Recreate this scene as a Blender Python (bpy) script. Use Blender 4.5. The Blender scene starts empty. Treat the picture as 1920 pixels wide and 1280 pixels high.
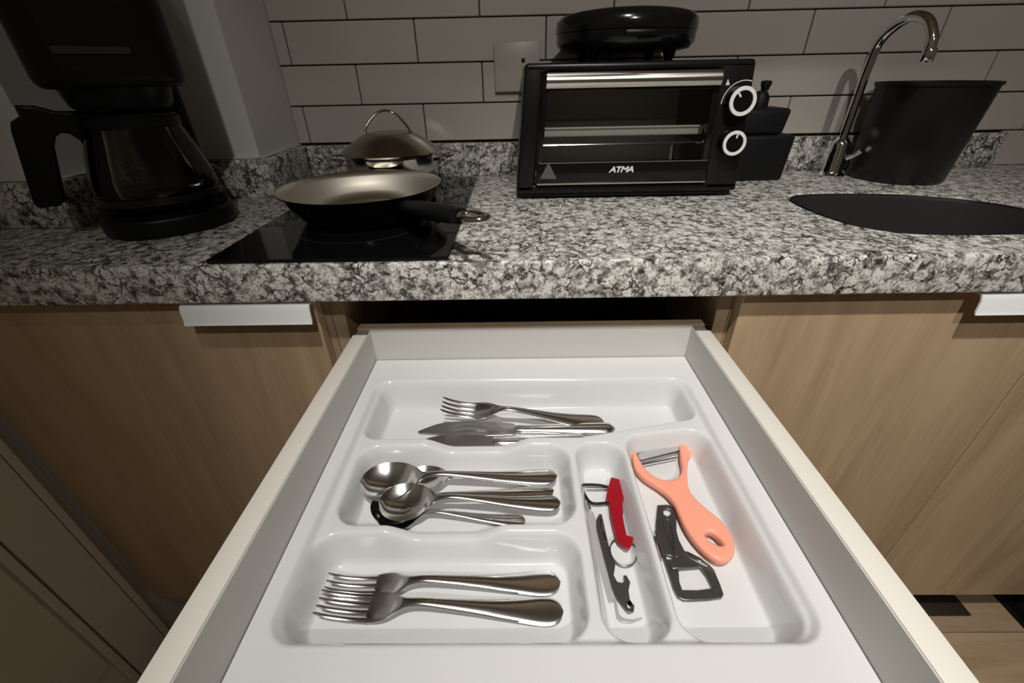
import bpy, bmesh, math, random
import numpy as np
from mathutils import Vector, Matrix
random.seed(7)
SC = bpy.context.scene
COL = SC.collection
PI = math.pi

# ------------------------------------------------------------------ camera
F_PX = 807.0
CAM = Vector((0.0, 0.0, 1.063))
def _n(v): return v / np.linalg.norm(v)
_Y = _n(np.array([5 / F_PX, 500 / F_PX, 1.0]))
_Z = -_n(np.array([28 / F_PX, -1302 / F_PX, 1.0]))
_Z = _n(_Z - _Y * _Z.dot(_Y))
_X = np.cross(_Y, _Z)
if _X[0] < 0: _X = -_X
ROT = np.array([_X, _Y, _Z])            # rows: world axes seen by the camera (right, up, forward)
cd = bpy.data.cameras.new('camera'); cam = bpy.data.objects.new('camera', cd); COL.objects.link(cam)
cd.sensor_width = 36.0; cd.lens = F_PX / 1920 * 36; cd.clip_start = 0.01
M = Matrix.Identity(4)
for i in range(3):
    M[i][0] = ROT[i][0]; M[i][1] = ROT[i][1]; M[i][2] = -ROT[i][2]; M[i][3] = CAM[i]
cam.matrix_world = M
SC.camera = cam

# ------------------------------------------------------------------ exposure, world, lights
SC.view_settings.view_transform = 'Standard'; SC.view_settings.look = 'None'
SC.view_settings.exposure = 0.54; SC.view_settings.gamma = 1.0
SC.view_settings.use_curve_mapping = False
w = bpy.data.worlds.new('world'); SC.world = w; w.use_nodes = True
w.node_tree.nodes['Background'].inputs[0].default_value = (1.0, 0.93, 0.84, 1)
w.node_tree.nodes['Background'].inputs[1].default_value = 0.02

def spot(loc, target, power, angle, blend, size, color=(1.0, 0.965, 0.91)):
    d = bpy.data.lights.new('spot_light', 'SPOT'); d.energy = power; d.color = color
    d.spot_size = math.radians(angle); d.spot_blend = blend; d.shadow_soft_size = size
    o = bpy.data.objects.new('spot_light', d); COL.objects.link(o); o.location = loc
    o.rotation_euler = (Vector(target) - Vector(loc)).to_track_quat('-Z', 'Y').to_euler()
    return o
LAMP_A = (0.00, -0.33, 2.36)
LAMP_FILL = (0.26, -1.05, 2.36)  # added fill from behind the camera, brightens tiles and door fronts
spot(LAMP_A, (0.31, 0.32, 0.8), 70, 54, 1.0, 0.03)
spot(LAMP_FILL, (0.36, 0.62, 0.88), 36, 60, 1.0, 0.03)

# ------------------------------------------------------------------ helpers
def ray(u, v):
    d = ROT @ np.array([(u - 960) / F_PX, (640 - v) / F_PX, 1.0]); return Vector(d)
def at_z(u, v, z): d = ray(u, v); return CAM + d * ((z - CAM.z) / d.z)
def at_y(u, v, y): d = ray(u, v); return CAM + d * ((y - CAM.y) / d.y)
def at_plane(u, v, p, n): d = ray(u, v); return CAM + d * ((Vector(p) - CAM).dot(Vector(n)) / d.dot(Vector(n)))

WLOC = {}
def tag(o, label=None, cat=None, group=None, kind=None):
    if label: o['label'] = label
    if cat: o['category'] = cat
    if group: o['group'] = group
    if kind: o['kind'] = kind
    return o
def finish(me, m, smooth=True, angle=40):
    if m is not None:
        if isinstance(m, (list, tuple)):
            for x in m: me.materials.append(x)
        else: me.materials.append(m)
    if smooth:
        me.polygons.foreach_set('use_smooth', [True] * len(me.polygons))
        try: me.set_sharp_from_angle(angle=math.radians(angle))
        except Exception: pass
def obj(name, bm, m, parent=None, smooth=True, local=False, angle=40):
    """one mesh object; geometry is given in world space and re-based to its own base centre"""
    if isinstance(bm, bpy.types.Mesh): me = bm; me.name = name
    else:
        me = bpy.data.meshes.new(name); bmesh.ops.recalc_face_normals(bm, faces=bm.faces); bm.to_mesh(me); bm.free()
    finish(me, m, smooth, angle)
    o = bpy.data.objects.new(name, me); COL.objects.link(o)
    if not local:
        co = np.empty(len(me.vertices) * 3); me.vertices.foreach_get('co', co); co = co.reshape(-1, 3)
        lo, hi = co.min(0), co.max(0)
        c = Vector(((lo[0] + hi[0]) / 2, (lo[1] + hi[1]) / 2, lo[2]))
        me.transform(Matrix.Translation(-c))
        WLOC[o.name] = c
        o.location = c - (WLOC[parent.name] if parent is not None else Vector((0, 0, 0)))
    if parent is not None: o.parent = parent
    return o
def thing(name, loc, label=None, cat=None, group=None, rot=(0, 0, 0)):
    o = bpy.data.objects.new(name, None); COL.objects.link(o); o.location = loc; o.rotation_euler = rot
    o.empty_display_size = 0.02; WLOC[o.name] = Vector(loc)
    return tag(o, label, cat, group)

def box(bm, x0, x1, y0, y1, z0, z1, bev=0.0, seg=2):
    r = bmesh.ops.create_cube(bm, size=1.0); vs = r['verts']
    for v in vs:
        v.co = Vector((x0 + (v.co.x + .5) * (x1 - x0), y0 + (v.co.y + .5) * (y1 - y0), z0 + (v.co.z + .5) * (z1 - z0)))
    if bev > 0:
        es = list({e for v in vs for e in v.link_edges})
        bmesh.ops.bevel(bm, geom=es, offset=bev, segments=seg, affect='EDGES', profile=0.5)
    return bm
def B(*a, **k): return box(bmesh.new(), *a, **k)
def hexa(bm, P, bev=0.0, seg=2):
    """P: 4 bottom points then 4 top points, counter-clockwise"""
    vs = [bm.verts.new(p) for p in P]
    fs = [bm.faces.new([vs[i] for i in q]) for q in ((3, 2, 1, 0), (4, 5, 6, 7), (0, 1, 5, 4), (1, 2, 6, 5), (2, 3, 7, 6), (3, 0, 4, 7))]
    if bev > 0:
        es = list({e for f in fs for e in f.edges})
        bmesh.ops.bevel(bm, geom=es, offset=bev, segments=seg, affect='EDGES', profile=0.5)
    return bm
def lathe(bm, prof, c, seg=48, closed=False, a0=0, a1=2 * PI):
    """prof: list of (r, z); c: centre (x, y)"""
    rings = []
    for r, z in prof:
        if r < 1e-6: rings.append([bm.verts.new((c[0], c[1], z))])
        else: rings.append([bm.verts.new((c[0] + r * math.cos(2 * PI * k / seg), c[1] + r * math.sin(2 * PI * k / seg), z)) for k in range(seg)])
    pr = list(zip(rings[:-1], rings[1:]))
    if closed: pr.append((rings[-1], rings[0]))
    for a, b in pr:
        if len(a) == 1 and len(b) == 1: continue
        for k in range(seg):
            k2 = (k + 1) % seg
            if len(a) == 1: bm.faces.new((a[0], b[k2], b[k]))
            elif len(b) == 1: bm.faces.new((a[k], a[k2], b[0]))
            else: bm.faces.new((a[k], a[k2], b[k2], b[k]))
    return bm
def smooth_path(pts, n=8, closed=False):
    P = [Vector(p) for p in pts]; out = []; N = len(P)
    rng = range(N) if closed else range(N - 1)
    for i in rng:
        p1, p2 = P[i], P[(i + 1) % N]
        p0 = P[i - 1] if (i > 0 or closed) else p1 * 2 - p2
        p3 = P[(i + 2) % N] if (i + 2 < N or closed) else p2 * 2 - p1
        for k in range(n):
            t = k / n
            out.append(0.5 * ((2 * p1) + (p2 - p0) * t + (2 * p0 - 5 * p1 + 4 * p2 - p3) * t * t + (3 * p1 - p0 - 3 * p2 + p3) * t ** 3))
    if not closed: out.append(P[-1])
    return out
def tube(bm, path, r, seg=12, closed=False, up=None, flat=1.0):
    """round tube; r a number or list; flat squeezes it along the second axis"""
    P = [Vector(p) for p in path]; N = len(P); R = r if isinstance(r, (list, tuple)) else [r] * N
    nrm = None; rings = []
    for i in range(N):
        a = P[i - 1] if (i > 0 or closed) else P[i]; b = P[(i + 1) % N] if (i < N - 1 or closed) else P[i]
        t = (b - a).normalized()
        if nrm is None:
            ref = Vector(up) if up is not None else (Vector((0, 0, 1)) if abs(t.z) < .9 else Vector((1, 0, 0)))
            nrm = (ref - t * ref.dot(t)).normalized()
        else: nrm = (nrm - t * nrm.dot(t)).normalized()
        if up is not None:
            u_ = Vector(up); nn = u_ - t * u_.dot(t)
            if nn.length > .2: nrm = nn.normalized()
        bi = t.cross(nrm)
        rings.append([bm.verts.new(P[i] + (nrm * (math.cos(2 * PI * k / seg) * flat) + bi * math.sin(2 * PI * k / seg)) * R[i]) for k in range(seg)])
    pr = list(zip(rings[:-1], rings[1:]))
    if closed: pr.append((rings[-1], rings[0]))
    for a, b in pr:
        for k in range(seg): bm.faces.new((a[k], a[(k + 1) % seg], b[(k + 1) % seg], b[k]))
    if not closed:
        bm.faces.new(rings[0][::-1]); bm.faces.new(rings[-1])
    return bm
def plate(outer, holes, z0, z1, bev=0.0, mat4=None, smooth_n=0, bseg=2):
    """extruded outline with holes, in the xy plane unless mat4 turns it; returns a Mesh"""
    c = bpy.data.curves.new('plate', 'CURVE'); c.dimensions = '2D'; c.fill_mode = 'BOTH'
    h = (z1 - z0) / 2; c.extrude = max(h - bev, 1e-5); c.bevel_depth = bev; c.bevel_resolution = bseg; c.offset = -bev if bev else 0
    for pts in [outer] + list(holes):
        pts = [(p[0], p[1]) for p in pts]
        if smooth_n: pts = [(q.x, q.y) for q in smooth_path([(a, b, 0) for a, b in pts], smooth_n, True)]
        s = c.splines.new('POLY'); s.points.add(len(pts) - 1)
        for k, (a, b) in enumerate(pts): s.points[k].co = (a, b, 0, 1)
        s.use_cyclic_u = True
    o = bpy.data.objects.new('plate', c); COL.objects.link(o)
    dg = bpy.context.evaluated_depsgraph_get(); me = bpy.data.meshes.new_from_object(o.evaluated_get(dg))
    bpy.data.objects.remove(o); bpy.data.curves.remove(c)
    me.materials.clear(); me.transform(Matrix.Translation((0, 0, (z0 + z1) / 2)))
    if mat4 is not None: me.transform(mat4)
    return me
def text_mesh(body, size, extrude, mat4, shear=0.0, bold=0.0, space=1.0):
    c = bpy.data.curves.new('text', 'FONT'); c.body = body; c.size = size; c.extrude = extrude; c.shear = shear; c.offset = bold
    c.align_x = 'CENTER'; c.align_y = 'CENTER'; c.space_character = space; c.resolution_u = 3
    o = bpy.data.objects.new('text', c); COL.objects.link(o)
    dg = bpy.context.evaluated_depsgraph_get(); me = bpy.data.meshes.new_from_object(o.evaluated_get(dg))
    bpy.data.objects.remove(o); bpy.data.curves.remove(c)
    me.materials.clear(); me.transform(mat4); return me
XZ = Matrix.Rotation(PI / 2, 4, 'X')     # xy outline stood up to face -y
def rounded_rect(x0, x1, y0, y1, r, n=6):
    out = []
    for cx, cy, a in ((x1 - r, y1 - r, 0), (x0 + r, y1 - r, 90), (x0 + r, y0 + r, 180), (x1 - r, y0 + r, 270)):
        for k in range(n + 1):
            t = math.radians(a + 90 * k / n); out.append((cx + r * math.cos(t), cy + r * math.sin(t)))
    return out

# ------------------------------------------------------------------ materials
def mat(name, color, rough=0.5, metal=0.0, coat=0.0, spec=0.5, trans=0.0, ior=1.45, emit=None, estr=0.0, bump=0.0, bscale=200.0, var=0.0, aniso=0.0):
    m = bpy.data.materials.new(name); m.use_nodes = True; nt = m.node_tree; b = nt.nodes['Principled BSDF']
    b.inputs['Base Color'].default_value = (*color, 1); b.inputs['Roughness'].default_value = rough; b.inputs['Metallic'].default_value = metal
    b.inputs['Coat Weight'].default_value = coat; b.inputs['Specular IOR Level'].default_value = spec; b.inputs['Transmission Weight'].default_value = trans
    b.inputs['IOR'].default_value = ior; b.inputs['Anisotropic'].default_value = aniso
    if emit: b.inputs['Emission Color'].default_value = (*emit, 1); b.inputs['Emission Strength'].default_value = estr
    tc = nt.nodes.new('ShaderNodeTexCoord')
    no = nt.nodes.new('ShaderNodeTexNoise'); no.inputs['Scale'].default_value = bscale; no.inputs['Detail'].default_value = 4
    nt.links.new(tc.outputs['Object'], no.inputs['Vector'])
    if bump:
        bp = nt.nodes.new('ShaderNodeBump'); bp.inputs['Strength'].default_value = bump; bp.inputs['Distance'].default_value = 0.001
        nt.links.new(no.outputs['Fac'], bp.inputs['Height']); nt.links.new(bp.outputs['Normal'], b.inputs['Normal'])
    mx = nt.nodes.new('ShaderNodeMix'); mx.data_type = 'RGBA'
    n2 = nt.nodes.new('ShaderNodeTexNoise'); n2.inputs['Scale'].default_value = 9; n2.inputs['Detail'].default_value = 3
    nt.links.new(tc.outputs['Object'], n2.inputs['Vector']); nt.links.new(n2.outputs['Fac'], mx.inputs['Factor'])
    v = max(var, 0.02); mx.inputs[6].default_value = (*[c * (1 - v) for c in color], 1); mx.inputs[7].default_value = (*[min(1, c * (1 + v)) for c in color], 1)
    nt.links.new(mx.outputs[2], b.inputs['Base Color'])
    return m
def ramp(nt, stops, interp='LINEAR'):
    r = nt.nodes.new('ShaderNodeValToRGB'); e = r.color_ramp; e.interpolation = interp
    while len(e.elements) > 1: e.elements.remove(e.elements[0])
    e.elements[0].position = stops[0][0]; e.elements[0].color = (*stops[0][1], 1)
    for p, c in stops[1:]:
        k = e.elements.new(p); k.color = (*c, 1)
    return r
def granite(name, stretch=(1, 1, 1), scale=1.0):
    m = bpy.data.materials.new(name); m.use_nodes = True; nt = m.node_tree; b = nt.nodes['Principled BSDF']; L = nt.links
    ge = nt.nodes.new('ShaderNodeNewGeometry')
    mp = nt.nodes.new('ShaderNodeMapping'); mp.inputs['Scale'].default_value = stretch; L.new(ge.outputs['Position'], mp.inputs['Vector'])
    # warp
    nw = nt.nodes.new('ShaderNodeTexNoise'); nw.inputs['Scale'].default_value = 55 * scale; nw.inputs['Detail'].default_value = 5; nw.inputs['Roughness'].default_value = .65
    L.new(mp.outputs[0], nw.inputs['Vector'])
    sub = nt.nodes.new('ShaderNodeVectorMath'); sub.operation = 'SUBTRACT'; sub.inputs[1].default_value = (.5, .5, .5); L.new(nw.outputs['Color'], sub.inputs[0])
    sc = nt.nodes.new('ShaderNodeVectorMath'); sc.operation = 'SCALE'; sc.inputs['Scale'].default_value = .030 / scale; L.new(sub.outputs[0], sc.inputs[0])
    ad = nt.nodes.new('ShaderNodeVectorMath'); ad.operation = 'ADD'; L.new(mp.outputs[0], ad.inputs[0]); L.new(sc.outputs[0], ad.inputs[1])
    # mottled ground
    n1 = nt.nodes.new('ShaderNodeTexNoise'); n1.inputs['Scale'].default_value = 70 * scale; n1.inputs['Detail'].default_value = 6; n1.inputs['Roughness'].default_value = .62
    L.new(ad.outputs[0], n1.inputs['Vector'])
    r1 = ramp(nt, [(.34, (.045, .043, .038)), (.42, (.24, .235, .21)), (.49, (.54, .525, .49)), (.59, (.86, .84, .79)), (.76, (.44, .43, .40))]); L.new(n1.outputs['Fac'], r1.inputs[0])
    # cracks
    vo = nt.nodes.new('ShaderNodeTexVoronoi'); vo.feature = 'DISTANCE_TO_EDGE'; vo.inputs['Scale'].default_value = 52 * scale; L.new(ad.outputs[0], vo.inputs['Vector'])
    r2 = ramp(nt, [(0.0, (.0, .0, .0)), (.03, (.06, .06, .06)), (.085, (1, 1, 1))]); L.new(vo.outputs['Distance'], r2.inputs[0])
    nm = nt.nodes.new('ShaderNodeTexNoise'); nm.inputs['Scale'].default_value = 24 * scale; nm.inputs['Detail'].default_value = 4; L.new(mp.outputs[0], nm.inputs['Vector'])
    r3 = ramp(nt, [(.44, (1, 1, 1)), (.58, (0, 0, 0))]); L.new(nm.outputs['Fac'], r3.inputs[0])   # where cracks show
    ms = nt.nodes.new('ShaderNodeMath'); ms.operation = 'MAXIMUM'; L.new(r2.outputs[0], ms.inputs[0])
    inv = nt.nodes.new('ShaderNodeMath'); inv.operation = 'SUBTRACT'; inv.inputs[0].default_value = 1.0; L.new(r3.outputs[0], inv.inputs[1]); L.new(inv.outputs[0], ms.inputs[1])
    # fine dark pepper
    n4 = nt.nodes.new('ShaderNodeTexNoise'); n4.inputs['Scale'].default_value = 260 * scale; n4.inputs['Detail'].default_value = 3; L.new(mp.outputs[0], n4.inputs['Vector'])
    r4 = ramp(nt, [(.36, (.18, .18, .17)), (.46, (1, 1, 1))]); L.new(n4.outputs['Fac'], r4.inputs[0])
    m1 = nt.nodes.new('ShaderNodeMix'); m1.data_type = 'RGBA'; m1.inputs[6].default_value = (.025, .024, .022, 1); L.new(ms.outputs[0], m1.inputs['Factor']); L.new(r1.outputs[0], m1.inputs[7])
    m2 = nt.nodes.new('ShaderNodeMix'); m2.data_type = 'RGBA'; m2.blend_type = 'MULTIPLY'; m2.inputs['Factor'].default_value = .8
    L.new(m1.outputs[2], m2.inputs[6]); L.new(r4.outputs[0], m2.inputs[7]); L.new(m2.outputs[2], b.inputs['Base Color'])
    b.inputs['Roughness'].default_value = .33; b.inputs['Specular IOR Level'].default_value = .35
    return m
def wood(name, c0, c1, axis='Z', rough=.42, scale=1.0, knot=0.0):
    m = bpy.data.materials.new(name); m.use_nodes = True; nt = m.node_tree; b = nt.nodes['Principled BSDF']; L = nt.links
    ge = nt.nodes.new('ShaderNodeNewGeometry'); oi = nt.nodes.new('ShaderNodeObjectInfo')
    mp = nt.nodes.new('ShaderNodeMapping'); s = [9, 9, 9]; s['XYZ'.index(axis)] = .9; mp.inputs['Scale'].default_value = [q * scale for q in s]
    off = nt.nodes.new('ShaderNodeVectorMath'); off.operation = 'SCALE'; off.inputs[0].default_value = (7, 3, 5); L.new(oi.outputs['Random'], off.inputs['Scale'])
    ad = nt.nodes.new('ShaderNodeVectorMath'); L.new(ge.outputs['Position'], ad.inputs[0]); L.new(off.outputs[0], ad.inputs[1]); L.new(ad.outputs[0], mp.inputs['Vector'])
    n1 = nt.nodes.new('ShaderNodeTexNoise'); n1.inputs['Scale'].default_value = 1.6; n1.inputs['Detail'].default_value = 5; n1.inputs['Distortion'].default_value = .8; L.new(mp.outputs[0], n1.inputs['Vector'])
    n2 = nt.nodes.new('ShaderNodeTexNoise'); n2.inputs['Scale'].default_value = 16; n2.inputs['Detail'].default_value = 4; L.new(mp.outputs[0], n2.inputs['Vector'])
    mx = nt.nodes.new('ShaderNodeMath'); mx.operation = 'MULTIPLY_ADD'; mx.inputs[1].default_value = .3; L.new(n2.outputs['Fac'], mx.inputs[0]); L.new(n1.outputs['Fac'], mx.inputs[2])
    mid = tuple((a + c) / 2 for a, c in zip(c0, c1))
    r = ramp(nt, [(.42, c0), (.60, mid), (.78, c1)]); L.new(mx.outputs[0], r.inputs[0]); L.new(r.outputs[0], b.inputs['Base Color'])
    b.inputs['Roughness'].default_value = rough
    bp = nt.nodes.new('ShaderNodeBump'); bp.inputs['Strength'].default_value = .12; bp.inputs['Distance'].default_value = .0006; L.new(n2.outputs['Fac'], bp.inputs['Height']); L.new(bp.outputs[0], b.inputs['Normal'])
    return m

m_granite = granite('granite', (1, 1, 1), 1.25)
m_doorwood = wood('door_wood', (.38, .262, .160), (.54, .395, .250), 'Z')
m_floorwood = wood('floor_wood', (.36, .25, .155), (.52, .38, .25), 'X', scale=1.3)
m_edge = wood('edge_wood', (.33, .24, .15), (.44, .33, .22), 'Z')
m_wall = mat('wall_paint', (.74, .74, .71), .75, var=.03, bump=.1, bscale=300)
m_ceil = mat('ceiling_paint', (.82, .82, .80), .8)
m_tile = mat('glazed_tile', (.50, .465, .425), .22, spec=.45, var=.05)
m_grout = mat('grout', (.06, .05, .042), .8)
m_caulk = mat('caulk', (.62, .62, .58), .5)
m_white = mat('white_lacquer', (.73, .70, .635), .42)
m_whitein = mat('white_drawer_steel', (.58, .575, .545), .45)
m_tray = mat('white_plastic', (.665, .67, .675), .13, spec=.5)
m_handle = mat('satin_aluminium', (.86, .87, .88), .45, metal=.0, spec=.6)
m_blackglass = mat('black_glass', (.004, .004, .005), .035, spec=.5)
m_black = mat('black_plastic', (.0045, .0045, .005), .40, spec=.25)
m_blackgloss = mat('glossy_black_plastic', (.006, .006, .0065), .15, spec=.45)
m_blackmat = mat('matte_black', (.006, .006, .007), .55, spec=.3)
m_bin = mat('dark_bin_plastic', (.007, .007, .0075), .42, spec=.4)
m_sink = mat('black_composite', (.030, .030, .031), .45, spec=.4, bump=.2, bscale=700)
m_steel = mat('polished_steel', (.66, .65, .63), .13, metal=1)
m_brushed = mat('brushed_steel', (.60, .56, .48), .30, metal=1, aniso=.6)
m_radial = mat('turned_steel', (.78, .73, .64), .33, metal=1, aniso=.8)
_nt = m_radial.node_tree; _tg = _nt.nodes.new('ShaderNodeTangent'); _tg.direction_type = 'RADIAL'; _tg.axis = 'Z'
_nt.links.new(_tg.outputs[0], _nt.nodes['Principled BSDF'].inputs['Tangent'])
m_brushed2 = mat('brushed_oven_steel', (.66, .64, .60), .26, metal=1, aniso=.7)
m_cut = mat('cutlery_steel', (.70, .69, .67), .17, metal=1)
m_blade = mat('blade_steel', (.45, .44, .42), .28, metal=1)
m_satin = mat('satin_silver', (.50, .50, .485), .36, metal=.35)
m_chrome = mat('chrome', (.75, .75, .74), .07, metal=1)
m_darkmetal = mat('dark_grey_metal', (.17, .17, .165), .32, metal=.85)
m_coral = mat('coral_plastic', (.93, .36, .25), .38, spec=.4)
m_red = mat('red_metal', (.30, .006, .014), .30, spec=.5)
m_ring = mat('knob_ring', (.82, .82, .80), .35)
m_print = mat('white_print', (.75, .75, .73), .5)
m_greyprint = mat('grey_print', (.10, .10, .097), .5)
m_plate = mat('outlet_plastic', (.46, .43, .38), .35)
m_dark = mat('cabinet_interior', (.10, .095, .09), .6)
m_plinth = mat('plinth', (.05, .045, .04), .6)
m_darkbrown = mat('dark_brown', (.035, .028, .02), .5)
m_ctrl = mat('oven_front', (.007, .007, .0075), .32, spec=.35)
m_oveninside = mat('oven_cavity', (.80, .80, .76), .5, metal=.1)
def glass(name, color, rough=0.0, ior=1.5):
    m = bpy.data.materials.new(name); m.use_nodes = True; nt = m.node_tree; nt.nodes.remove(nt.nodes['Principled BSDF']); L = nt.links
    out = nt.nodes['Material Output']; g = nt.nodes.new('ShaderNodeBsdfGlossy'); g.inputs['Roughness'].default_value = rough
    t = nt.nodes.new('ShaderNodeBsdfTransparent'); t.inputs[0].default_value = (*color, 1)
    fr = nt.nodes.new('ShaderNodeFresnel'); fr.inputs[0].default_value = ior
    mx = nt.nodes.new('ShaderNodeMixShader'); L.new(fr.outputs[0], mx.inputs[0]); L.new(t.outputs[0], mx.inputs[1]); L.new(g.outputs[0], mx.inputs[2]); L.new(mx.outputs[0], out.inputs[0])
    return m
m_ovenglass = glass('oven_glass', (.94, .94, .92), ior=1.45)
m_carafe = glass('carafe_glass', (.78, .77, .75))

# ------------------------------------------------------------------ room
XL, XR, YW, YB, ZC = -.804, 1.62, .99, -1.55, 2.40
def struct(name, bm, m, **k): return tag(obj(name, bm, m, **k), kind='structure')
fl = struct('floor', B(XL - .1, XR + .1, YB - .1, YW + .1, -.06, -.012), m_grout, smooth=False)
y = YB
row = 0
while y < YW:
    x = XL - .62 + (.35 * (row * 2 % 3 - 1))
    while x < XR:
        x0, x1 = max(x, XL), min(x + 1.05, XR)
        if x1 - x0 > .02:
            obj('plank', B(x0 + .0006, x1 - .0006, y + .0006, min(y + .135, YW) - .0006, -.012, 0.0, bev=.0008, seg=1), m_floorwood, fl, smooth=False)
        x += 1.05
    y += .135; row += 1
struct('ceiling', B(XL - .1, XR + .1, YB - .1, YW + .1, ZC, ZC + .08), m_ceil, smooth=False)
wb = struct('wall_back', B(XL - .1, XR + .1, YW + .004, YW + .10, -.05, ZC), m_grout, smooth=False)
struct('wall_left', B(XL - .1, XL, YB - .1, YW + .1, -.05, ZC), m_wall, smooth=False)
struct('wall_right', B(XR, XR + .1, YB - .1, YW + .1, -.05, ZC), m_wall, smooth=False)
struct('wall_front', B(XL - .1, XR + .1, YB - .1, YB, -.05, ZC), m_wall, smooth=False)
# boxed-in shaft, two steps deep
bm = bmesh.new(); box(bm, XL, -.455, .822, YW + .004, .88, ZC); box(bm, XL, -.670, .650, .822, .88, ZC)
struct('wall_shaft', bm, m_wall, smooth=False)
# tiles
TZ0, TH, TW = .9475, .0690, .2450
for r in range(7):
    z0 = TZ0 + r * TH
    xo = -.4305 if r % 2 == 0 else -.3080
    x = xo - 2 * TW
    while x < XR:
        x0, x1 = max(x, -.455), min(x + TW, XR)
        if x1 - x0 > .012:
            obj('tile', B(x0 + .0012, x1 - .0012, YW - .004, YW + .006, z0 + .0012, z0 + TH - .0012, bev=.0012, seg=1), m_tile, wb, smooth=False)
        x += TW
# lower strip of tile meeting the worktop, right of the upstand
x = 1.005
while x < XR:
    obj('tile', B(x + .001, min(x + TW, XR) - .001, YW - .004, YW + .006, .8805, TZ0 - .001, bev=.001, seg=1), m_tile, wb, smooth=False); x += TW
obj('plaster', B(-.455, XR, YW - .002, YW + .005, TZ0 + 7 * TH, ZC), m_wall, wb, smooth=False)

# white panelled door on the left wall
d1 = struct('door_1', B(XL, XL + .012, -.55, .388, .0, 2.02), mat('door_paint', (.80, .77, .71), .5), smooth=False)
m_doorp = d1.data.materials[0]
obj('door_casing', B(XL, XL + .018, .462, .474, .0, .829, bev=.001, seg=1), m_doorp, d1, smooth=False)
obj('door_casing', B(XL, XL + .018, .392, .460, .0, 2.02, bev=.002, seg=1), m_doorp, d1, smooth=False)
obj('door_stile', B(XL + .012, XL + .020, .374, .387, .0, 2.02, bev=.002, seg=1), m_doorp, d1, smooth=False)
obj('door_panel', B(XL + .012, XL + .017, -.45, .370, .12, 1.92, bev=.002, seg=1), m_doorp, d1, smooth=False)

# ------------------------------------------------------------------ worktop
CT, CB, CF = .880, .831, .4705
sink_outline = [(.445, .700), (.447, .640), (.462, .585), (.500, .552), (.560, .541), (.660, .541), (.730, .548), (.765, .580), (.768, .640), (.745, .695), (.700, .733), (.640, .757), (.560, .768), (.490, .765), (.455, .745)]
sink_s = [(q.x, q.y) for q in smooth_path([(a, b, 0) for a, b in sink_outline], 5, True)]
me = plate([(XL, CF), (XR, CF), (XR, YW + .003), (XL, YW + .003)], [sink_s], CB, CT - .0003, bev=.003, bseg=2)
ctop = obj('countertop', me, m_granite); tag(ctop, 'long speckled grey granite worktop above the wooden cabinets', 'countertop')
def up(x0, x1, y0, y1): return obj('upstand', B(x0, x1, y0, y1, CT, .9445, bev=.002, seg=2), m_granite, ctop)
up(-.436, 1.003, .971, .9885)
up(-.4545, -.437, .806, .9885)
up(-.652, -.4548, .806, .8215)
up(-.6695, -.6525, .634, .8215)
up(XL + .0005, -.67, .634, .6495)
for a in ((-.4545, -.449, .8215, .985), (-.654, -.4545, .8165, .8225), (-.6705, -.664, .645, .8165), (XL + .001, -.664, .6445, .6505)):
    obj('caulk_line', B(a[0], a[1], a[2], a[3], .9445, .9475, bev=.001, seg=1), m_caulk, ctop)

# sink bowl
def ring_pts(k, z): 
    cx, cy = .605, .655; return [Vector((cx + (a - cx) * k, cy + (b - cy) * k, z)) for a, b in sink_s]
bm = bmesh.new(); rings = []
for k, z in ((.976, .8785), (.975, .8795), (.970, .8788), (.968, .872), (.955, .72), (.95, .695), (.90, .684), (.5, .681), (.13, .680)):
    rings.append([bm.verts.new(p) for p in ring_pts(k, z)])
for a, b in zip(rings[:-1], rings[1:]):
    for i in range(len(a)): bm.faces.new((a[i], a[(i + 1) % len(a)], b[(i + 1) % len(a)], b[i]))
bm.faces.new(rings[-1])
sk = obj('sink', bm, m_sink); tag(sk, 'matte black rounded sink bowl set under the granite worktop', 'sink')
md = sk.modifiers.new('s', 'SOLIDIFY'); md.thickness = .002; md.offset = -1
obj('drain', lathe(bmesh.new(), [(0, .688), (.02, .688), (.032, .6865), (.036, .683), (.036, .6815), (0, .6815)], (.605, .655), 32), m_steel, sk)

# ------------------------------------------------------------------ cabinets
YF = .492                                   # door faces
def handle(par, x0, x1):
    pts = [(.497, .8285), (.480, .8288), (.4725, .8270), (.4700, .821), (.4690, .807), (.4670, .8025), (.4685, .8018), (.4710, .8065), (.4722, .820), (.4740, .8250), (.481, .8266), (.497, .8264)]
    bm = bmesh.new(); A = [bm.verts.new((x0, a, b)) for a, b in pts]; C_ = [bm.verts.new((x1, a, b)) for a, b in pts]
    bm.faces.new(A[::-1]); bm.faces.new(C_)
    for i in range(len(pts)): bm.faces.new((A[i], A[(i + 1) % len(pts)], C_[(i + 1) % len(pts)], C_[i]))
    return obj('handle', bm, m_handle, par)
def door(par, x0, x1, z0=.120, z1=.8265, hx=None):
    d = obj('door', B(x0, x1, YF, YF + .018, z0, z1, bev=.001, seg=1), m_doorwood, par, smooth=False)
    if hx: handle(d, *hx)
    return d
def carcass(par, x0, x1):
    t = .017; y0 = YF + .0195; y1 = .965; z0, z1 = .10, .8295
    obj('side_panel', B(x0, x0 + t, y0, y1, z0, z1), m_edge, par, smooth=False)
    obj('side_panel', B(x1 - t, x1, y0, y1, z0, z1), m_edge, par, smooth=False)
    obj('back_panel', B(x0 + t, x1 - t, y1 - .008, y1, z0, z1), m_dark, par, smooth=False)
    obj('bottom_panel', B(x0 + t, x1 - t, y0, y1 - .008, z0, z0 + t), m_edge, par, smooth=False)
    obj('top_rail', B(x0 + t, x1 - t, y0, y0 + .09, z1 - .011, z1), m_edge, par, smooth=False)
    obj('plinth', B(x0, x1, YF + .065, YF + .08, .0, .0995), m_plinth, par, smooth=False)
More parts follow.
